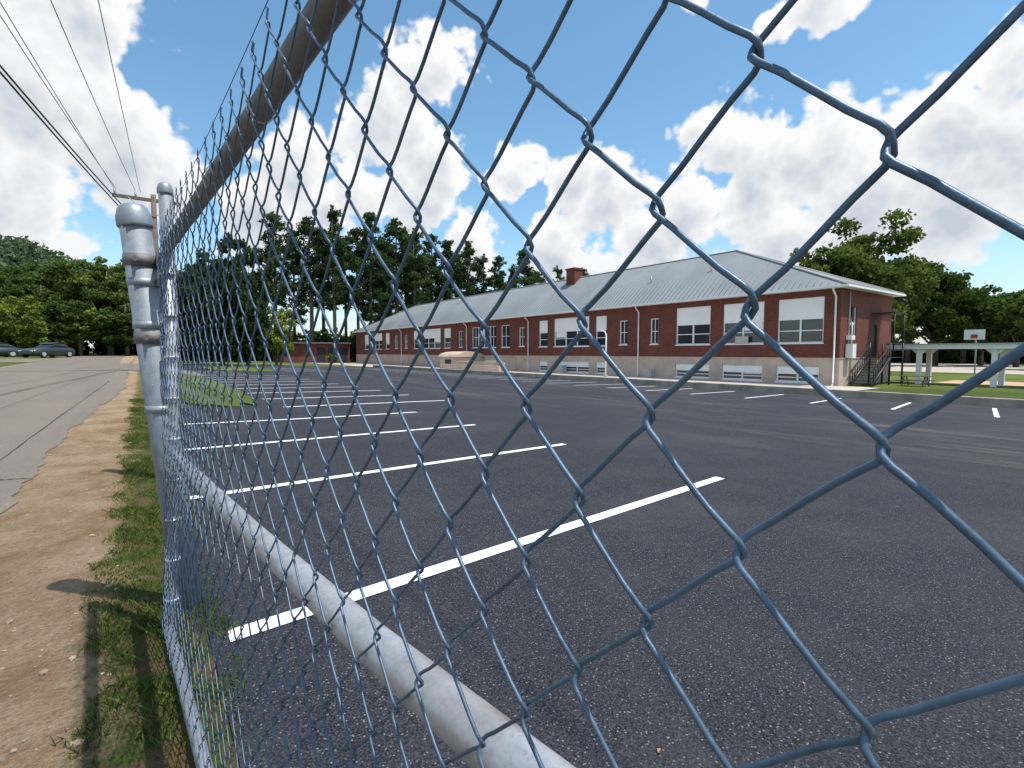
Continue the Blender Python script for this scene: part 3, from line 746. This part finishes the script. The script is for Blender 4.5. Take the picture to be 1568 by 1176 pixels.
vs=gtree.nodes.new('ShaderNodeVectorMath'); vs.operation='MULTIPLY_ADD'; L(gtree,vm.outputs[0],vs.inputs[0]); vs.inputs[1].default_value=(.07,.07,.04); L(gtree,vin,vs.inputs[2])
vw=vs.outputs[0]; field=None
for a,e,r in clouds:
    c=(math.sin(R(a))*math.cos(R(e)),math.cos(R(a))*math.cos(R(e)),math.sin(R(e)))
    dn=gtree.nodes.new('ShaderNodeVectorMath'); dn.operation='DISTANCE'; L(gtree,vw,dn.inputs[0]); dn.inputs[1].default_value=c
    v=math_(gtree,'MULTIPLY_ADD',dn.outputs['Value'],-1/(R(r)*1.85),1.0)
    field=v if field is None else math_(gtree,'MAXIMUM',field,v)
field=math_(gtree,'MAXIMUM',field,-.5)
n1=noise(gtree,vin,11,8,.53)
vo=gtree.nodes.new('ShaderNodeTexVoronoi'); vo.feature='F1'; vo.inputs['Scale'].default_value=26
L(gtree,vw,vo.inputs['Vector'])
vo2=gtree.nodes.new('ShaderNodeTexVoronoi'); vo2.feature='F1'; vo2.inputs['Scale'].default_value=70
L(gtree,vw,vo2.inputs['Vector'])
dens=math_(gtree,'ADD',field,math_(gtree,'MULTIPLY',math_(gtree,'SUBTRACT',n1,.5),1.35))
dens=math_(gtree,'ADD',dens,math_(gtree,'MULTIPLY',math_(gtree,'SUBTRACT',.45,vo.outputs['Distance']),.40))
dens=math_(gtree,'ADD',dens,math_(gtree,'MULTIPLY',math_(gtree,'SUBTRACT',.45,vo2.outputs['Distance']),.16))
L(gtree,dens,go.inputs[0])
tc=nt.nodes.new('ShaderNodeTexCoord'); dirv=tc.outputs['Generated']
g1=nt.nodes.new('ShaderNodeGroup'); g1.node_tree=gtree; L(nt,dirv,g1.inputs[0])
off=nt.nodes.new('ShaderNodeVectorMath'); off.operation='ADD'; L(nt,dirv,off.inputs[0]); off.inputs[1].default_value=(.010,-.006,.024)
g2_=nt.nodes.new('ShaderNodeGroup'); g2_.node_tree=gtree; L(nt,off.outputs[0],g2_.inputs[0])
cov=maprange(nt,g1.outputs[0],.24,.42,0,1,True)
thick=maprange(nt,g2_.outputs[0],.42,1.1,0,1)
ccol=mixc(nt,thick,(1.0,1.0,1.0),(.58,.64,.73))
sz=nt.nodes.new('ShaderNodeSeparateXYZ'); L(nt,dirv,sz.inputs[0])
bgc=nt.nodes.new('ShaderNodeBackground'); bgc.inputs[1].default_value=.97; L(nt,ccol,bgc.inputs[0])
mx=nt.nodes.new('ShaderNodeMixShader'); L(nt,cov,mx.inputs[0]); L(nt,bg.outputs[0],mx.inputs[1]); L(nt,bgc.outputs[0],mx.inputs[2])
hz=nt.nodes.new('ShaderNodeBackground'); hz.inputs[0].default_value=(.66,.79,.92,1); hz.inputs[1].default_value=.88
hf=math_(nt,'MULTIPLY',maprange(nt,sz.outputs[2],0,.22,1,0,True),.42)
m2=nt.nodes.new('ShaderNodeMixShader'); L(nt,hf,m2.inputs[0]); L(nt,mx.outputs[0],m2.inputs[1]); L(nt,hz.outputs[0],m2.inputs[2])
L(nt,m2.outputs[0],out.inputs[0])

# ------------------------------------------------------------ camera
cd=bpy.data.cameras.new('camera'); cd.sensor_width=36; cd.lens=17.9; cd.clip_start=.02; cd.clip_end=4000
co=bpy.data.objects.new('camera',cd); scene.collection.objects.link(co); co.location=(0,0,CAMH)
pitch=math.atan(48/780)
co.rotation_euler=(math.pi/2-pitch,0,-R(36))
scene.camera=co
